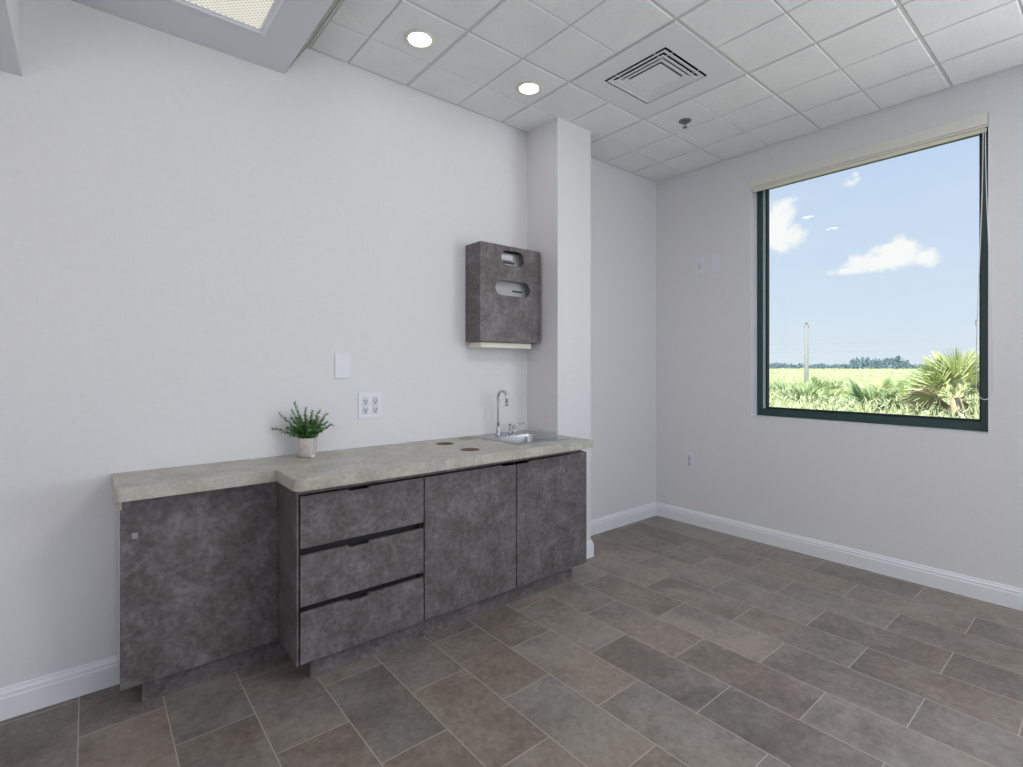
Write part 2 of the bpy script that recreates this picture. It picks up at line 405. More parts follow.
b = new()
for q in ((-2.55, -2.50, .7, 2.62), (-.50, -.45, .7, 2.62), (-2.50, -.50, .7, .755), (-2.50, -.50, 2.57, 2.62)): box(b, XF, XF + .06, *q, bev=.002)
struct('added_window_frame', b, M_green)  # unseen frame added around the right fill lamp

# roller blind: fascia across the top of the opening, tube, hem bar, end cap, cord loop
bl = thing('roller_blind', (XW, (WY0 + WY1) / 2, 2.74), 'rolled-up cream roller blind with long fascia across the top of the window', 'blind')
b = new(); box(b, XW - .012, XW + .004, WY0 + .004, WY1 - .001, 2.768, 2.836, bev=.003); box(b, XW - .010, XW + .004, WY0 + .004, WY1 - .001, 2.755, 2.766, bev=.002)
obj('fascia', b, M_blind, bl)
b = new(); lathe(b, [(.026, WY0 + .03), (.026, WY1 - .03)], (XW + .045, 0, 2.79), 20, axis='Y'); obj('roller', b, M_blind, bl)
b = new(); box(b, XW + .004, XW + .022, WY0 + .012, WY1 - .012, 2.732, 2.756, bev=.003); obj('hem_bar', b, M_cream, bl)
b = new(); box(b, XW - .013, XW + .03, WY0 - .001, WY0 + .003, 2.75, 2.838, bev=.001); obj('end_cap', b, M_tee, bl)
b = new()
YC = .548
pts = []
for i in range(30):      # far strand, bottom loop and near strand
    t = i / 29; pts.append((XW - .012, YC + .004 + .030 * math.sin(t * PI * .5) ** 2, 2.745 - t * 1.50))
for i in range(1, 12):
    a = PI * i / 12; pts.append((XW - .012, YC + .034 - .037 * (1 - math.cos(a)), 1.245 - .075 * math.sin(a)))
for i in range(30):
    t = 1 - i / 29; pts.append((XW - .012, YC - .006 - .034 * math.sin(t * PI * .5) ** 2, 2.745 - t * 1.50))
tube(b, pts, .0022, 6); obj('cord', b, M_cord, bl)
b = new(); lathe(b, [(.004, -.02), (.0048, -.01), (.0048, .01), (.004, .02)], (XW - .012, YC + .033, 1.62), 10); obj('cord_joiner', b, M_cord, bl)

# ------------------------------------------------------------ ceiling fittings
def downlight(x, y, label):
    t = thing('recessed_downlight', (x, y, H), label, 'ceiling light', 'recessed downlights in the ceiling tiles')
    b = new(); lathe(b, [(.057, -.001), (.076, -.001), (.078, -.004), (.075, -.007), (.062, -.008), (.057, -.004)], (x, y, H), 40, cap=False); obj('trim_ring', b, M_cream, t)
    b = new(); lathe(b, [(.0005, -.0045), (.057, -.0045), (.057, -.001), (.0005, -.001)], (x, y, H), 40); obj('lens', b, M_dlight, t)
downlight(1.32, 2.335, 'round lit recessed downlight nearest the dropped soffit')
downlight(2.063, 2.326, 'round lit recessed downlight between the air vent and the wall column')
def troffer(x0, x1, y0, y1, z, lens, label):
    t = thing('troffer_light', ((x0 + x1) / 2, (y0 + y1) / 2, z), label, 'ceiling light')
    b = new(); r = .028
    for k, (i0, i1, zz) in enumerate(((0, .010, z - .010), (.010, r, z - .005))):
        box(b, x0 + i0, x1 - i0, y1 - i1, y1 - i0, zz, z + .001); box(b, x0 + i0, x1 - i0, y0 + i0, y0 + i1, zz, z + .001)
        box(b, x0 + i0, x0 + i1, y0 + i1, y1 - i1, zz, z + .001); box(b, x1 - i1, x1 - i0, y0 + i1, y1 - i1, zz, z + .001)
    obj('frame', b, M_trim, t)
    b = new(); box(b, x0 + r, x1 - r, y0 + r, y1 - r, z - .003, z + .001); obj('lens', b, lens, t)
troffer(.01, .622, 1.284, 2.506, ZS, M_lens, 'rectangular troffer light with prismatic lens set in the dropped soffit')
troffer(1.49, 2.19, -.02, .68, H, M_fill_lens, 'added unseen fill light shaped as a square troffer overhead, nearer the counter')  # added out of view to brighten counter and floor
troffer(1.49, 2.19, -2.18, -1.48, H, M_fill_lens, 'added unseen fill light shaped as a square troffer near the back wall')  # second added fill panel, also out of view
troffer(.01, .622, -1.9, -.7, ZS, M_lens, 'added unseen troffer light in the dropped soffit near the back wall')  # extra unseen troffer, added as weak fill

vent = thing('air_vent', (2.567, 1.771, H), 'square white four-way air vent on a blank panel in the ceiling', 'air vent')
b = new()
VX0, VX1, VY0, VY1 = 2.205 + .011, 2.93 - .011, 1.4124 + .011, 2.132 - .011
vx, vy, vh = 2.560, 1.775, .218
for (x0, x1, y0, y1) in ((VX0, vx - vh, VY0, VY1), (vx + vh, VX1, VY0, VY1), (vx - vh, vx + vh, VY0, vy - vh), (vx - vh, vx + vh, vy + vh, VY1)): box(b, x0, x1, y0, y1, H - .001, H + .006)
obj('panel', b, M_louver, vent)
b = new()   # duct neck above the louvres
for q in ((vx - vh, vx - vh + .002, vy - vh, vy + vh), (vx + vh - .002, vx + vh, vy - vh, vy + vh), (vx - vh + .002, vx + vh - .002, vy - vh, vy - vh + .002), (vx - vh + .002, vx + vh - .002, vy + vh - .002, vy + vh)): box(b, *q, H + .006, H + .16)
box(b, vx - vh, vx + vh, vy - vh, vy + vh, H + .16, H + .165)
obj('duct_neck', b, M_void, vent)
def ring(b, prof):
    """square ring swept around a (half-width, height) profile"""
    L = [[b.verts.new((vx + sx * h, vy + sy * h, z)) for sx, sy in ((-1, -1), (1, -1), (1, 1), (-1, 1))] for h, z in prof]
    for P, Q in zip(L, L[1:] + L[:1]):
        for i in range(4): b.faces.new((P[i], P[(i + 1) % 4], Q[(i + 1) % 4], Q[i]))
for k, h in enumerate((.2175, .197, .166, .135)):
    b = new(); zz = H - .002 - .003 * (k > 0)
    if k == 0: ring(b, [(h, zz), (h, zz + .003), (h - .008, zz + .003), (h - .008, zz)])
    else: ring(b, [(h, zz), (h, zz + .0015), (h - .009, zz + .002), (h - .026, zz + .0105), (h - .027, zz + .009), (h - .010, zz)])
    obj('louver', b, M_louver, vent)
b = new(); box(b, vx - .108, vx + .108, vy - .108, vy + .108, H - .006, H - .003, bev=.0015); obj('centre_plate', b, M_louver, vent)
b = new()
for q in (-.13, .13): tube(b, [(vx - .214, vy + q, H + .004), (vx + .214, vy + q, H + .004)], .0025, 6)
for q in (-.13, .13): tube(b, [(vx + q, vy - .214, H + .004), (vx + q, vy + .214, H + .004)], .0025, 6)
obj('support_rod', b, M_louver, vent)

s = thing('fire_sprinkler', (3.163, 1.955, H), 'small dark metal fire sprinkler head in the ceiling tile beyond the air vent', 'sprinkler')
b = new(); lathe(b, [(.010, 0), (.042, 0), (.042, -.003), (.030, -.012), (.012, -.014)], (3.163, 1.955, H), 28); obj('escutcheon', b, M_nickel, s)
b = new()
lathe(b, [(.008, -.012), (.008, -.022), (.005, -.024)], (3.163, 1.955, H), 14)
for sg in (-1, 1): tube(b, [(3.163 + sg * .008, 1.955, H - .02), (3.163 + sg * .012, 1.955, H - .03), (3.163 + sg * .002, 1.955, H - .043)], .002, 6)
obj('frame_arms', b, M_nickel, s)
b = new(); lathe(b, [(.003, -.042), (.016, -.044), (.017, -.046), (.003, -.046)], (3.163, 1.955, H), 20); obj('deflector', b, M_nickel, s)

# ------------------------------------------------------------ countertop
CZ = .904; CT = .050
def arc(cx, cy, r, a0, a1, n=8): return [(cx + r * math.cos(math.radians(a0 + (a1 - a0) * i / n)), cy + r * math.sin(math.radians(a0 + (a1 - a0) * i / n))) for i in range(n + 1)]
rc = .035
outl = [(.083, W - .001)] + arc(.083 + .018, 2.414 + .018, .018, 180, 270) + [(.648, 2.414)] + arc(.648 + rc, 2.150 + rc, rc, 180, 270) + [(2.438, 2.150), (2.438, W - .001)]
def circ(cx, cy, r, n=28): return [(cx + r * math.cos(2 * PI * i / n), cy + r * math.sin(2 * PI * i / n)) for i in range(n)]
HOLES = [(1.640, 2.604, .056), (1.630, 2.330, .056)]
SX0, SX1, SY0, SY1 = 1.990, 2.322, 2.318, 2.600
def rrect(x0, x1, y0, y1, r, n=5): return arc(x1 - r, y1 - r, r, 0, 90, n) + arc(x0 + r, y1 - r, r, 90, 180, n) + arc(x0 + r, y0 + r, r, 180, 270, n) + arc(x1 - r, y0 + r, r, 270, 360, n)
b = new()
prism(b, outl, CZ - CT, CZ, 0, [circ(*h) for h in HOLES] + [rrect(SX0 - .01, SX1 + .01, SY0 - .01, SY1 + .01, .04)])
for f in b.faces:
    c = f.calc_center_median()
    for hx, hy, hr in HOLES:
        if abs(f.normal.z) < .5 and abs(math.hypot(c.x - hx, c.y - hy) - hr) < .004 and c.z < CZ - .001: f.material_index = 1
top = obj('countertop', b, [M_counter, M_board], label='long mottled grey-green laminate countertop with a stepped front edge, holding the sink', category='countertop')
# apron block beneath the far left end
b = new(); box(b, .088, .106, 2.505, W - .002, CZ - CT - .05, CZ - CT + .001); obj('support_cleat', b, M_counter, top)
# bottoms of the waste holes are open to a dark bin space
for hx, hy, hr in HOLES:
    b = new(); lathe(b, [(hr - .001, 0), (hr - .004, .0015), (hr - .0085, .0005), (hr - .0085, -.045), (hr - .001, -.045)], (hx, hy, CZ), 28, cap=False)
    g_ = obj('hole_liner', b, M_board, top)
b = new()
lathe(b, [(.052, 0), (.052, .003), (.046, .005), (.040, .002), (.0005, .002)], (1.872, 2.705, CZ), 28)
obj('cable_grommet', b, mat('sage plastic', color=lin(150, 150, 132), rough=.5), None, label='flat sage plastic cable grommet in the countertop between holes and sink', category='grommet')

# ------------------------------------------------------------ cabinets
YM = 2.242; YL = 2.5165; DT = .018
def notch_front(b, x0, x1, z0, z1, yf, notch=None, th=DT):
    """door / drawer front with a shallow scooped finger pull in its top edge"""
    pts = [(x0, z0), (x1, z0), (x1, z1)]
    if notch:
        n0, n1, d = notch
        seq = []
        if n1 < x1: seq += [(n1, z1)]
        else: pts.pop(); 
        lo = [(n1 - .006, z1 - d), (n0 + .006, z1 - d)]
        if n1 >= x1: lo[0] = (x1, z1 - d)
        if n0 <= x0: lo[1] = (x0, z1 - d)
        seq += lo
        if n0 > x0: seq += [(n0, z1), (x0, z1)]
        pts += seq
    else: pts += [(x0, z1)]
    A = [b.verts.new((x, yf, z)) for x, z in pts]; B = [b.verts.new((x, yf + th, z)) for x, z in pts]
    fa = b.faces.new(A); b.faces.new(B[::-1])
    for i in range(len(pts)): b.faces.new((A[i], A[(i + 1) % len(pts)], B[(i + 1) % len(pts)], B[i]))
    bmesh.ops.bevel(b, geom=list(fa.edges), offset=.0012, segments=1, affect='EDGES')

lc = thing('knee_cabinet', (.395, 2.65, 0), 'shallow single-door charcoal cabinet at the left end under the countertop', 'cabinet')
b = new()
box(b, .104, .118, YL + DT + .002, W - .018, .10, CZ - CT - .002); box(b, .118, .681, YL + DT + .002, W - .018, .10, .115)
box(b, .118, .681, W - .03, W - .018, .115, CZ - CT - .002)
obj('carcass', b, M_plate2, lc)
b = new(); box(b, .100, .681, YL, YL + DT, .096, .848, bev=.0012, seg=1); dr = obj('door', b, M_lam, lc)
b = new(); box(b, .137, .157, YL - .003, YL, .682, .704, bev=.001, seg=1); box(b, .141, .153, YL - .005, YL - .003, .686, .700, bev=.001, seg=1); obj('lock', b, M_lock, dr, label='small square grey lock plate')
b = new(); box(b, .101, .106, YL + .004, YL + .03, .20, .225); obj('hinge', b, M_dark, lc)
b = new(); box(b, .173, .74, 2.554, 2.57, 0, .10); obj('toe_kick', b, M_lam, lc)

dc = thing('drawer_cabinet', (.985, 2.5, 0), 'charcoal three-drawer cabinet in the middle of the run', 'cabinet')
ztop = CZ - CT - .002
b = new(); box(b, .682, .6905, YM + .004, W - .018, .095, ztop, bev=.001, seg=1)
obj('side_panel', b, [M_lam], dc)
b = new()
box(b, .6915, 1.291, YM + .03, W - .02, .10, .115); box(b, .6915, 1.291, W - .035, W - .02, .115, ztop); box(b, 1.278, 1.292, YM + .022, W - .035, .115, ztop)
box(b, .6915, 1.278, YM + .060, YM + .075, .115, ztop)
for z in (.558, .310): box(b, .6915, 1.278, YM + .045, YM + .059, z - .02, z + .045)
obj('carcass', b, M_gap, dc)
b = new(); box(b, .6915, 1.2925, YM + .003, YM + .020, .820, .847)
obj('rail', b, M_lam, dc)
for z0, z1, nt in ((.589, .812, .010), (.342, .559, .012), (.098, .316, .012)):
    b = new(); notch_front(b, .6965, 1.2895, z0, z1, YM, (.905, 1.005, nt)); d_ = obj('drawer', b, M_lam, dc)
b = new(); box(b, .752, 1.291, 2.283, 2.299, 0, .10); box(b, .752, .768, 2.299, W - .03, 0, .10); obj('toe_kick', b, M_lam, dc)

sc = thing('sink_cabinet', (1.89, 2.5, 0), 'charcoal two-door cabinet under the sink, at the right end', 'cabinet')
b = new(); box(b, 2.468, 2.484, YM + .0185, 2.470, .095, .815, bev=.001, seg=1); obj('side_panel', b, M_lam, sc)
b = new()
box(b, 1.2925, 2.4675, YM + .03, 2.44, .10, .115); box(b, 1.2925, 2.4375, 2.77, W - .018, .115, ztop); box(b, 1.2925, 1.306, YM + .022, W - .035, .115, ztop); box(b, 1.306, 2.4675, YM + .13, YM + .14, .115, .82); box(b, 1.8885, 1.8995, YM + .020, YM + .13, .115, .82)
obj('carcass', b, M_gap, sc)
b = new(); box(b, 1.293, 2.436, YM + .003, YM + .020, .820, .847); obj('rail', b, M_lam, sc)
b = new(); notch_front(b, 1.2955, 1.8905, .098, .812, YM, (1.79, 1.8905, .010)); obj('door', b, M_lam, sc)
b = new(); notch_front(b, 1.8965, 2.484, .098, .812, YM, (1.8965, 1.99, .010)); obj('door', b, M_lam, sc)
b = new(); box(b, 1.292, 2.389, 2.283, 2.299, 0, .10); box(b, 2.373, 2.389, 2.299, 2.43, 0, .10); obj('toe_kick', b, M_lam, sc)

# ------------------------------------------------------------ sink and tap
sk = thing('sink', (2.155, 2.5, CZ), 'small rectangular stainless steel drop-in sink at the right end of the countertop', 'sink')
b = new()
o1 = rrect(1.945, 2.368, 2.266, 2.745, .022, 5); i1 = rrect(SX0, SX1, SY0, SY1, .035, 5)
prism(b, o1, CZ + .0005, CZ + .004, 0, [i1]); obj('rim', b, M_steel, sk)
b = new()
prev = None
for z, ins, r in ((CZ + .0035, 0, .035), (CZ - .01, .003, .035), (CZ - .12, .010, .04), (CZ - .142, .022, .05), (CZ - .150, .05, .05)):
    lp = [b.verts.new((x, y, z)) for x, y in rrect(SX0 + ins, SX1 - ins, SY0 + ins, SY1 - ins, r, 5)]
    if prev:
        for i in range(len(lp)):
            f = b.faces.new((prev[i], prev[(i + 1) % len(lp)], lp[(i + 1) % len(lp)], lp[i])); f.smooth = True
    prev = lp
b.faces.new(prev); obj('bowl', b, M_steel, sk)
b = new(); lathe(b, [(.0005, 0), (.030, 0), (.036, .002), (.040, .001)], (2.155, 2.46, CZ - .150), 28); obj('drain', b, M_chrome, sk)

fa = thing('faucet', (2.125, 2.690, CZ + .004), 'tall chrome gooseneck faucet at the back of the sink', 'faucet')
fx, fy, fz = 2.118, 2.700, CZ + .004
b = new(); lathe(b, [(.024, 0), (.024, .004), (.017, .010), (.014, .018), (.014, .045), (.010, .052), (.008, .056)], (fx, fy, fz), 24); obj('base', b, M_chrome, fa)
b = new(); pts = [(fx, fy, fz + .05 + .2 * i / 6) for i in range(7)]
R_ = .040; dx, dy = .10, -.995
for i in range(1, 14):
    a = PI * 1.02 * i / 13; q = R_ * (1 - math.cos(a)); pts.append((fx + dx * q, fy + dy * q, fz + .25 + R_ * math.sin(a)))
e = pts[-1]; pts.append((e[0] + dx * .001, e[1] + dy * .001, e[2] - .035))
tube(b, pts, .0085, 14); obj('spout', b, M_chrome, fa)
b = new(); lathe(b, [(.009, 0), (.012, -.003), (.012, -.020), (.008, -.022)], (e[0], e[1], e[2] - .03), 18); obj('aerator', b, M_chrome, fa)
hx_, hy_, hz_ = 2.262, 2.706, CZ + .004
b = new(); lathe(b, [(.015, 0), (.015, .005), (.011, .010), (.011, .036), (.013, .040), (.012, .050), (.004, .054)], (hx_, hy_, hz_), 22)
hb = obj('valve_body', b, M_chrome, fa)
b = new(); tube(b, [(hx_, hy_, hz_ + .040), (hx_ + .018, hy_ - .004, hz_ + .052), (hx_ + .045, hy_ - .012, hz_ + .060), (hx_ + .075, hy_ - .02, hz_ + .061)], [.007, .006, .005, .004], 10); obj('lever', b, M_chrome, hb)
sd = thing('soap_pump', (2.225, 2.700, CZ + .004), 'stubby chrome soap pump between the faucet and its lever handle', 'soap pump')
b = new(); lathe(b, [(.013, 0), (.013, .006), (.0075, .010), (.0075, .058)], (2.222, 2.702, CZ + .004), 18); obj('pump_body', b, M_chrome, sd)
b = new(); lathe(b, [(.006, .057), (.0095, .058), (.0095, .068), (.004, .071)], (2.222, 2.702, CZ + .004), 18); obj('pump_head', b, M_chrome, sd)

# ------------------------------------------------------------ paper dispenser in its laminate surround
ds = thing('dispenser_surround', (2.17, W, 1.52), 'grey laminate box with two rounded slots on the wall above the sink', 'dispenser box')
DX0, DX1, DY, DZ0, DZ1 = 1.913, 2.425, 2.620, 1.522, 2.155
b = new(); box(b, DX0, DX0 + .016, DY + .018, W - .001, DZ0, DZ1, bev=.001, seg=1); obj('side_panel', b, M_lam, ds)
b = new(); box(b, DX1 - .016, DX1, DY + .018, W - .001, DZ0, DZ1, bev=.001, seg=1); obj('side_panel', b, M_lam, ds)
b = new(); box(b, DX0 + .016, DX1 - .016, DY + .018, W - .001, DZ1 - .016, DZ1); obj('top_panel', b, M_lam, ds)
def stad(cx, cz, hw, hh, n=9):
    return [(cx + hw - hh + hh * math.cos(math.radians(-90 + 180 * i / n)), cz + hh * math.sin(math.radians(-90 + 180 * i / n))) for i in range(n + 1)] + \
           [(cx - hw + hh + hh * math.cos(math.radians(90 + 180 * i / n)), cz + hh * math.sin(math.radians(90 + 180 * i / n))) for i in range(n + 1)]
b = new()
prism(b, [(DX0, DZ0), (DX1, DZ0), (DX1, DZ1), (DX0, DZ1)], 0, .018, 0, [stad(2.180, 2.078, .098, .049), stad(2.183, 1.877, .150, .049)])
for v in b.verts: x, z, y = v.co; v.co = (x, DY + .0175 - y, z)
obj('front_panel', b, [M_lam], ds)
pd = thing('paper_dispenser', (2.17, W, 1.48), 'pale paper towel dispenser behind the slotted box, cream tray showing beneath', 'paper towel dispenser')
b = new(); box(b, 1.96, 2.385, 2.685, W - .002, 1.55, 2.13, bev=.01); obj('housing', b, M_disp, pd)
b = new(); box(b, 1.90 + .035, 2.366, 2.645, W - .004, 1.484, 1.520, bev=.004); obj('tray', b, M_cream, pd)
b = new(); box(b, 2.12, 2.24, 2.679, 2.686, 2.055, 2.068, bev=.001); obj('latch_slot', b, M_dark, pd)
b = new(); box(b, 2.23, 2.31, 2.675, 2.686, 1.868, 1.878, bev=.001); obj('handle_slot', b, M_dark, pd)
b = new(); box(b, 2.10, 2.22, 2.668, 2.686, 2.074, 2.110, bev=.004)
for k in range(4): box(b, 2.118 + .024 * k, 2.130 + .024 * k, 2.664, 2.669, 2.084, 2.098)
obj('level_window', b, M_plate, pd)

# ------------------------------------------------------------ wall plates
def plate_y(name, x0, x1, z0, z1, label, cat, parts):
    t = thing(name, ((x0 + x1) / 2, W, z0), label, cat)
    obj('plate', rbox(x0, x1, W - .007, W, z0, z1, .0025), M_plate, t); parts(t); return t
def outlet_parts_y(xs, zc):
    def f(t):
        for xc in xs:
            b = new(); box(b, xc - .017, xc + .017, W - .010, W - .006, zc - .050, zc + .050, bev=.002); o = obj('receptacle', b, M_plate2, t)
            for dz in (-.025, .025):
                b = new()
                box(b, xc - .009, xc - .005, W - .0108, W - .0095, zc + dz - .004, zc + dz + .009); box(b, xc + .005, xc + .009, W - .0108, W - .0095, zc + dz - .004, zc + dz + .009)
                box(b, xc - .004, xc + .004, W - .0108, W - .0095, zc + dz - .016, zc + dz - .008)
                obj('socket', b, M_dark, o)
    return f
plate_y('power_outlet', 1.181, 1.322, 1.066, 1.214, 'double white power outlet on the wall above the countertop, right of the plant', 'outlet', outlet_parts_y((1.222, 1.281), 1.140))
def screws_y(xc, z0, z1):
    def f(t):
        for z in (z0, z1):
            b = new(); lathe(b, [(.003, -.0085), (.003, -.006)], (xc, W, z), 10, axis='Y'); obj('screw', b, M_plate2, t)
    return f
plate_y('blank_wall_plate', 1.046, 1.133, 1.298, 1.437, 'blank white wall plate above and left of the double outlet', 'wall plate', screws_y(1.0895, 1.32, 1.415))
def plate_x(name, y0, y1, z0, z1, label, cat, parts):
    t = thing(name, (XW, (y0 + y1) / 2, z0), label, cat)
    obj('plate', rbox(XW - .007, XW, y0, y1, z0, z1, .0025), M_plate, t); parts(t); return t
def sw(t):
    b = new(); box(b, XW - .011, XW - .006, 2.337, 2.359, 2.185, 2.245, bev=.002); obj('rocker', b, M_tee, t)
plate_x('light_switch', 2.309, 2.388, 2.142, 2.288, 'white switch plate high on the window wall, the left one of two', 'switch', sw)
def bk(t):
    for z in (2.165, 2.275):
        b = new(); lathe(b, [(.003, -.0085), (.003, -.006)], (XW, 2.201, z), 10, axis='X'); obj('screw', b, M_plate2, t)
plate_x('blank_wall_plate', 2.160, 2.242, 2.140, 2.293, 'blank pale wall plate high on the window wall, nearer the window', 'wall plate', bk)
def ox(t):
    b = new(); box(b, XW - .010, XW - .006, 2.427, 2.461, .50, .60, bev=.002); o = obj('receptacle', b, M_plate2, t)
    for z in (.565, .522):
        b = new()
        box(b, XW - .0108, XW - .0095, 2.436, 2.440, z, z + .013); box(b, XW - .0108, XW - .0095, 2.448, 2.452, z, z + .013); box(b, XW - .0108, XW - .0095, 2.440, 2.448, z - .013, z - .005)
        obj('socket', b, M_dark, o)
plate_x('power_outlet', 2.405, 2.483, .476, .618, 'single white power outlet low on the window wall near the corner', 'outlet', ox)

# ------------------------------------------------------------ potted plant
PX, PY = .866, 2.682
pp = thing('potted_plant', (PX, PY, CZ), 'small bushy green plant in a round stone-grey pot on the countertop', 'plant')
b = new(); lathe(b, [(.0005, .002), (.043, .002), (.046, .005), (.0475, .05), (.0475, .094), (.046, .097), (.042, .097), (.041, .085), (.0005, .085)], (PX, PY, CZ), 40); pot = obj('pot', b, M_pot, pp)
RT = Vector((math.sin(YAW), -math.cos(YAW), 0)); FW = Vector((math.cos(YAW), math.sin(YAW), 0))
b = new(); lathe(b, [(.0005, .088), (.0412, .088), (.0412, .084), (.0005, .084)], (PX, PY, CZ), 24); obj('soil', b, M_soil, pp)
b = new()
to_cam = Vector((-PX, -PY, 0)).normalized(); sd_ = Vector((-to_cam.y, to_cam.x, 0))
def patch(ang0, ang1, z0, z1, r, mi=0):
    n = 6; base = math.atan2(to_cam.y, to_cam.x)
    A = [[b.verts.new((PX + r * math.cos(base + a), PY + r * math.sin(base + a), CZ + z)) for a in [ang0 + (ang1 - ang0) * i / n for i in range(n + 1)]] for z in (z0, z1)]
    for i in range(n): f = b.faces.new((A[0][i], A[0][i + 1], A[1][i + 1], A[1][i])); f.material_index = mi
patch(-.40, -.02, .048, .066, .0481); obj('print', b, M_mark, pot, label='faded pink print on the pot')
b = new(); patch(.42, .85, .001, .012, .0487); obj('tag', b, M_plate, pot, label='tiny white tag at the foot of the pot')
b = new()
def leaf(p, d, n, L, wd, mi):
    s = d.cross(n).normalized() * wd
    v = [b.verts.new(p), b.verts.new(p + d * L * .45 + s), b.verts.new(p + d * L + n * L * .1), b.verts.new(p + d * L * .45 - s)]
    f = b.faces.new(v); f.material_index = mi
org = Vector((PX, PY, CZ + .088))
tips = [(-.165, .055), (-.125, .135), (-.08, .150), (-.045, .190), (-.005, .160), (.035, .145), (.080, .150), (.105, .130), (.145, .080), (-.10, .06), (.09, .055)]
stems = [(u, random.uniform(-.05, .03), v) for u, v in tips]
for k in range(44):
    a = random.uniform(0, 2 * PI); r = random.uniform(.02, .11); stems.append((r * math.cos(a), min(.06, r * math.sin(a) * .8), random.uniform(.04, .12) * (1.15 - r * 2)))
for u, dpt, v in stems:
    tip = org + RT * u + FW * dpt + Vector((0, 0, v)); st = org + (RT * u + FW * dpt) * .18
    mid = st.lerp(tip, .5) + Vector((0, 0, .02)); P = []
    for i in range(9):
        t = i / 8; P.append(st * (1 - t) ** 2 + mid * 2 * t * (1 - t) + tip * t * t)
    tube(b, P, [.0018 * (1 - .6 * i / 8) for i in range(9)], 5)
    L = (tip - st).length; n = int(52 * L / .15) + 14
    for i in range(n):
        t = .12 + .88 * (i / n); j = min(int(t * 8), 7); p = P[j].lerp(P[j + 1], t * 8 - j); d = (P[j + 1] - P[j]).normalized()
        q = Vector((random.gauss(0, 1), random.gauss(0, 1), random.gauss(0, 1))); q = (q - d * q.dot(d)).normalized()
        ll = random.uniform(.016, .026) * (1.05 - .45 * t)
        leaf(p, (q + d * .7).normalized(), (d - q * .5).normalized(), ll, ll * .22, 1 if t > .93 and random.random() < .6 else 0)
obj('foliage', b, [M_leaf, M_tip], pp)

# ------------------------------------------------------------ outside: scrub field, palmettos, pole, far trees
GZ = -.30
def field_z(x, y): return GZ + .22 * noise.noise(Vector((x * .08, y * .08, 3))) * min(1, max(0, (x - 6) / 10))
b = new()
xs = [4.4, 8, 12, 16, 20, 26, 33, 42, 55, 70, 90, 120, 160, 220, 300, 420, 600]; grid = []
for x in xs:
    grid.append([b.verts.new((x, x * (k / 12), field_z(x, x * k / 12))) for k in range(-16, 17)])
for A, B in zip(grid, grid[1:]):
    for i in range(len(A) - 1): b.faces.new((A[i], A[i + 1], B[i + 1], B[i]))
for f in b.faces: f.smooth = True
gnd = obj('scrub_ground', b, M_ground); gnd['kind'] = 'structure'

def frond(b, base, d, up, pet, R, nb, mi):
    """fan leaf on a petiole: nb stiff folded blades"""
    side = d.cross(up).normalized(); up = side.cross(d).normalized()
    ro = random.uniform(-1.2, 1.2); side, up = side * math.cos(ro) + up * math.sin(ro), up * math.cos(ro) - side * math.sin(ro)
    hub = base + d * pet
    tube(b, [base, base.lerp(hub, .5) + up * pet * .06, hub], [.014, .010, .007], 4, mi, cap=False)
    for i in range(nb):
        a = math.radians(-95 + 190 * i / (nb - 1) + random.uniform(-4, 4)); dd = (d * math.cos(a) + side * math.sin(a)).normalized()
        L = R * (.78 + .22 * math.cos(a * .8)) * random.uniform(.88, 1.05); sd2 = dd.cross(up).normalized() * R * .017
        m = hub + dd * L * .55 + up * L * .05; tip = hub + dd * L - up * L * random.uniform(.0, .12)
        v = [b.verts.new(hub), b.verts.new(m + sd2), b.verts.new(tip), b.verts.new(m - sd2)]
        f = b.faces.new((v[0], v[1], v[2])); f.material_index = mi; f = b.faces.new((v[0], v[2], v[3])); f.material_index = mi
def make_palmetto(name, mats, nf, R, pet, seed, tall=0, dead=2):
    random.seed(seed); b = new()
    if tall: tube(b, [(0, 0, -.2), (.04, 0, tall * .5), (0, .03, tall)], [.14, .12, .11], 8, 1)
    for i in range(nf):
        az = i * 2.4 + random.uniform(-.3, .3); el = math.radians(random.uniform(18, 80) if i > dead else random.uniform(-20, 10))
        d = Vector((math.cos(az) * math.cos(el), math.sin(az) * math.cos(el), math.sin(el)))
        frond(b, Vector((0, 0, tall)), d, Vector((0, 0, 1)) if el < 1.2 else Vector((-math.cos(az), -math.sin(az), .3)).normalized(), pet * random.uniform(.8, 1.15), R * random.uniform(.85, 1.1)  , 28, 1 if i <= dead else 0)
    return obj(name, b, mats)
protos = [make_palmetto('saw_palmetto', [M_frond, M_dead], 15, .55, .50, 1, dead=0), make_palmetto('saw_palmetto', [M_frond2, M_dead], 18, .66, .62, 2, dead=-1), make_palmetto('saw_palmetto', [M_frond, M_dead], 13, .50, .55, 3, dead=4)]
used = [False] * 3
def put(k, x, y, s, rz, label):
    o = protos[k] if not used[k] else protos[k].copy()
    if used[k]: C.objects.link(o)
    used[k] = True
    o.location = (x, y, field_z(x, y) - .05); o.scale = (s, s, s); o.rotation_euler = (0, 0, rz)
    o['label'] = label; o['category'] = 'palmetto'; o['group'] = 'saw palmettos in the field outside'
    return o
random.seed(11)
put(1, 18.0, 6.62, 1.12, .3, 'big blue-green palmetto fan clump low in the window, just right of the pole foot')
put(1, 17.5, 4.72, 1.12, 2.3, 'big blue-green palmetto fan clump low in the middle of the window view')
ORD = ['first', 'second', 'third', 'fourth', 'fifth', 'sixth', 'seventh', 'eighth', 'ninth', 'tenth']
KN = ['yellow-green', 'blue-green', 'dry-tipped yellowish']
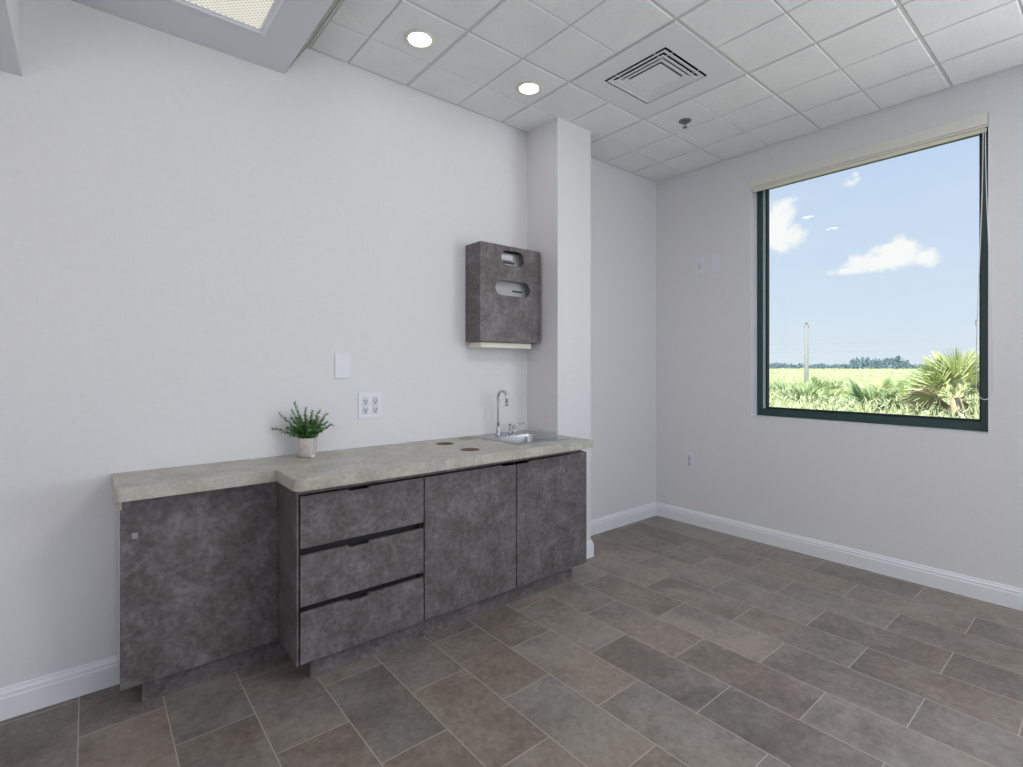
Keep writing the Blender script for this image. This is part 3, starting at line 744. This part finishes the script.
for row, (x0, nn, s0) in enumerate(((15.6, 7, .72), (21.5, 9, .95), (28, 10, 1.0))):
    for i in range(nn):
        sl = .475 - (.475 - .10) * (i + .5 + random.uniform(-.2, .2)) / nn; x = x0 * random.uniform(.95, 1.05); k = random.choice((0, 0, 1, 2))
        put(k, x, x * sl, s0 * random.uniform(.9, 1.12), random.uniform(0, 6.28), KN[k] + ' palmetto in the ' + ('nearest', 'middle', 'farther')[row] + ' row outside, ' + ORD[i] + ' from the left of the window')
# taller fan palms at the right of the view
random.seed(5)
tp_ = make_palmetto('cabbage_palm', [M_frond, M_dead], 30, .72, .50, 9, tall=.95, dead=3)
tp_.location = (15.8, 2.62, GZ - .05); tp_['label'] = 'tall bushy fan palm rising above the horizon at the right of the window'; tp_['category'] = 'palm'
tp2 = make_palmetto('cabbage_palm', [M_frond, M_dead], 22, .6, .45, 12, tall=.45, dead=9)
tp2.location = (17.6, 4.0, GZ - .05); tp2['label'] = 'lower fan palm with brown dead fronds just left of the tall one'; tp2['category'] = 'palm'

# uncountable low scrub between the palmettos
random.seed(21); b = new()
for k in range(32000):
    x = 13 * math.exp(random.random() * 2.6); y = x * random.uniform(-.15, .72); z = field_z(x, y)
    hgt = random.uniform(.25, .80) * (1 + .5 * noise.noise(Vector((x * .25, y * .25, 0)))); s = .15 + x * .0036
    for q in range(6):
        a = random.uniform(0, 2 * PI); le = random.uniform(.3, 1.45); d = Vector((math.cos(a) * math.cos(le), math.sin(a) * math.cos(le), math.sin(le)))
        p = Vector((x + random.gauss(0, .15), y + random.gauss(0, .15), z + hgt * random.random())); wv = d.cross(Vector((math.cos(a * 3), math.sin(a * 3), .3))).normalized() * s * .06
        v = [b.verts.new(p), b.verts.new(p + d * s * .5 + wv), b.verts.new(p + d * s), b.verts.new(p + d * s * .5 - wv)]; b.faces.new(v)
sc_ = obj('field_scrub', b, M_scrub, label='low yellow-green scrub and grass filling the field outside the window', category='scrub'); sc_['kind'] = 'stuff'

# utility pole and lines
D0 = Vector((1.0802, .40406))
up_ = thing('utility_pole', (D0.x * 33, D0.y * 33, GZ), 'thin pale concrete utility pole standing in the field, left in the window', 'pole')
px_, py_ = D0.x * 33, D0.y * 33
b = new(); tube(b, [(px_, py_, GZ - .3), (px_, py_, 1), (px_, py_, 4.05)], [.16, .13, .09], 10); obj('shaft', b, M_conc, up_)
b = new(); tube(b, [(px_, py_ - .14, 3.92), (px_, py_ + .14, 3.92)], .04, 8); lathe(b, [(.06, 0), (.08, .05), (.04, .14)], (px_, py_, 4.04), 10); obj('insulator', b, M_nickel, up_)
for nm, z_, lab in (('power_line', 3.30, 'upper thin power line crossing the sky beyond the pole'), ('power_line', 2.42, 'lower thin power line crossing the sky just over the far trees')):
    b = new(); P = []
    for i in range(41):
        t = i / 40; y = -20 + 80 * t; P.append((62 - .10 * y, y, z_ + EYE - .9 + 2.4 * ((t * 2 - 1) ** 2) * .35))
    tube(b, P, .016, 5, cap=False); obj(nm, b, M_wire, label=lab, category='power line')

# far tree line: hundreds of distant trees merged by distance into one band
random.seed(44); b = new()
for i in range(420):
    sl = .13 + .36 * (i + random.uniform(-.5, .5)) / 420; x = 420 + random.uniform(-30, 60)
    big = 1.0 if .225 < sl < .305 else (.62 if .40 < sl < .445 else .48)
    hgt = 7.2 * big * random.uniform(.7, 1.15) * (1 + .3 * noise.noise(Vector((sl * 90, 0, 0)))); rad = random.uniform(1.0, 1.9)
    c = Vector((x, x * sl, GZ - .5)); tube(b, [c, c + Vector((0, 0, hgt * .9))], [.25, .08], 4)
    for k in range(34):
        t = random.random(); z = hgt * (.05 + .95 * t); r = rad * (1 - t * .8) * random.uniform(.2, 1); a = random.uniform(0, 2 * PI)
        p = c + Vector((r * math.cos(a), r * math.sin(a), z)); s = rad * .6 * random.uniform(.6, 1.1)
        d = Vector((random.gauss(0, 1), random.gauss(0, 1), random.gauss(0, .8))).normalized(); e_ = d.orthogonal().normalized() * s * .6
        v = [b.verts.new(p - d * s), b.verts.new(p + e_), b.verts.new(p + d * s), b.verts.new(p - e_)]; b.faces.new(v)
tl = obj('far_tree_line', b, M_pine_haze, label='thin band of distant trees tinted blue-grey as haze along the horizon outside', category='tree line'); tl['kind'] = 'stuff'
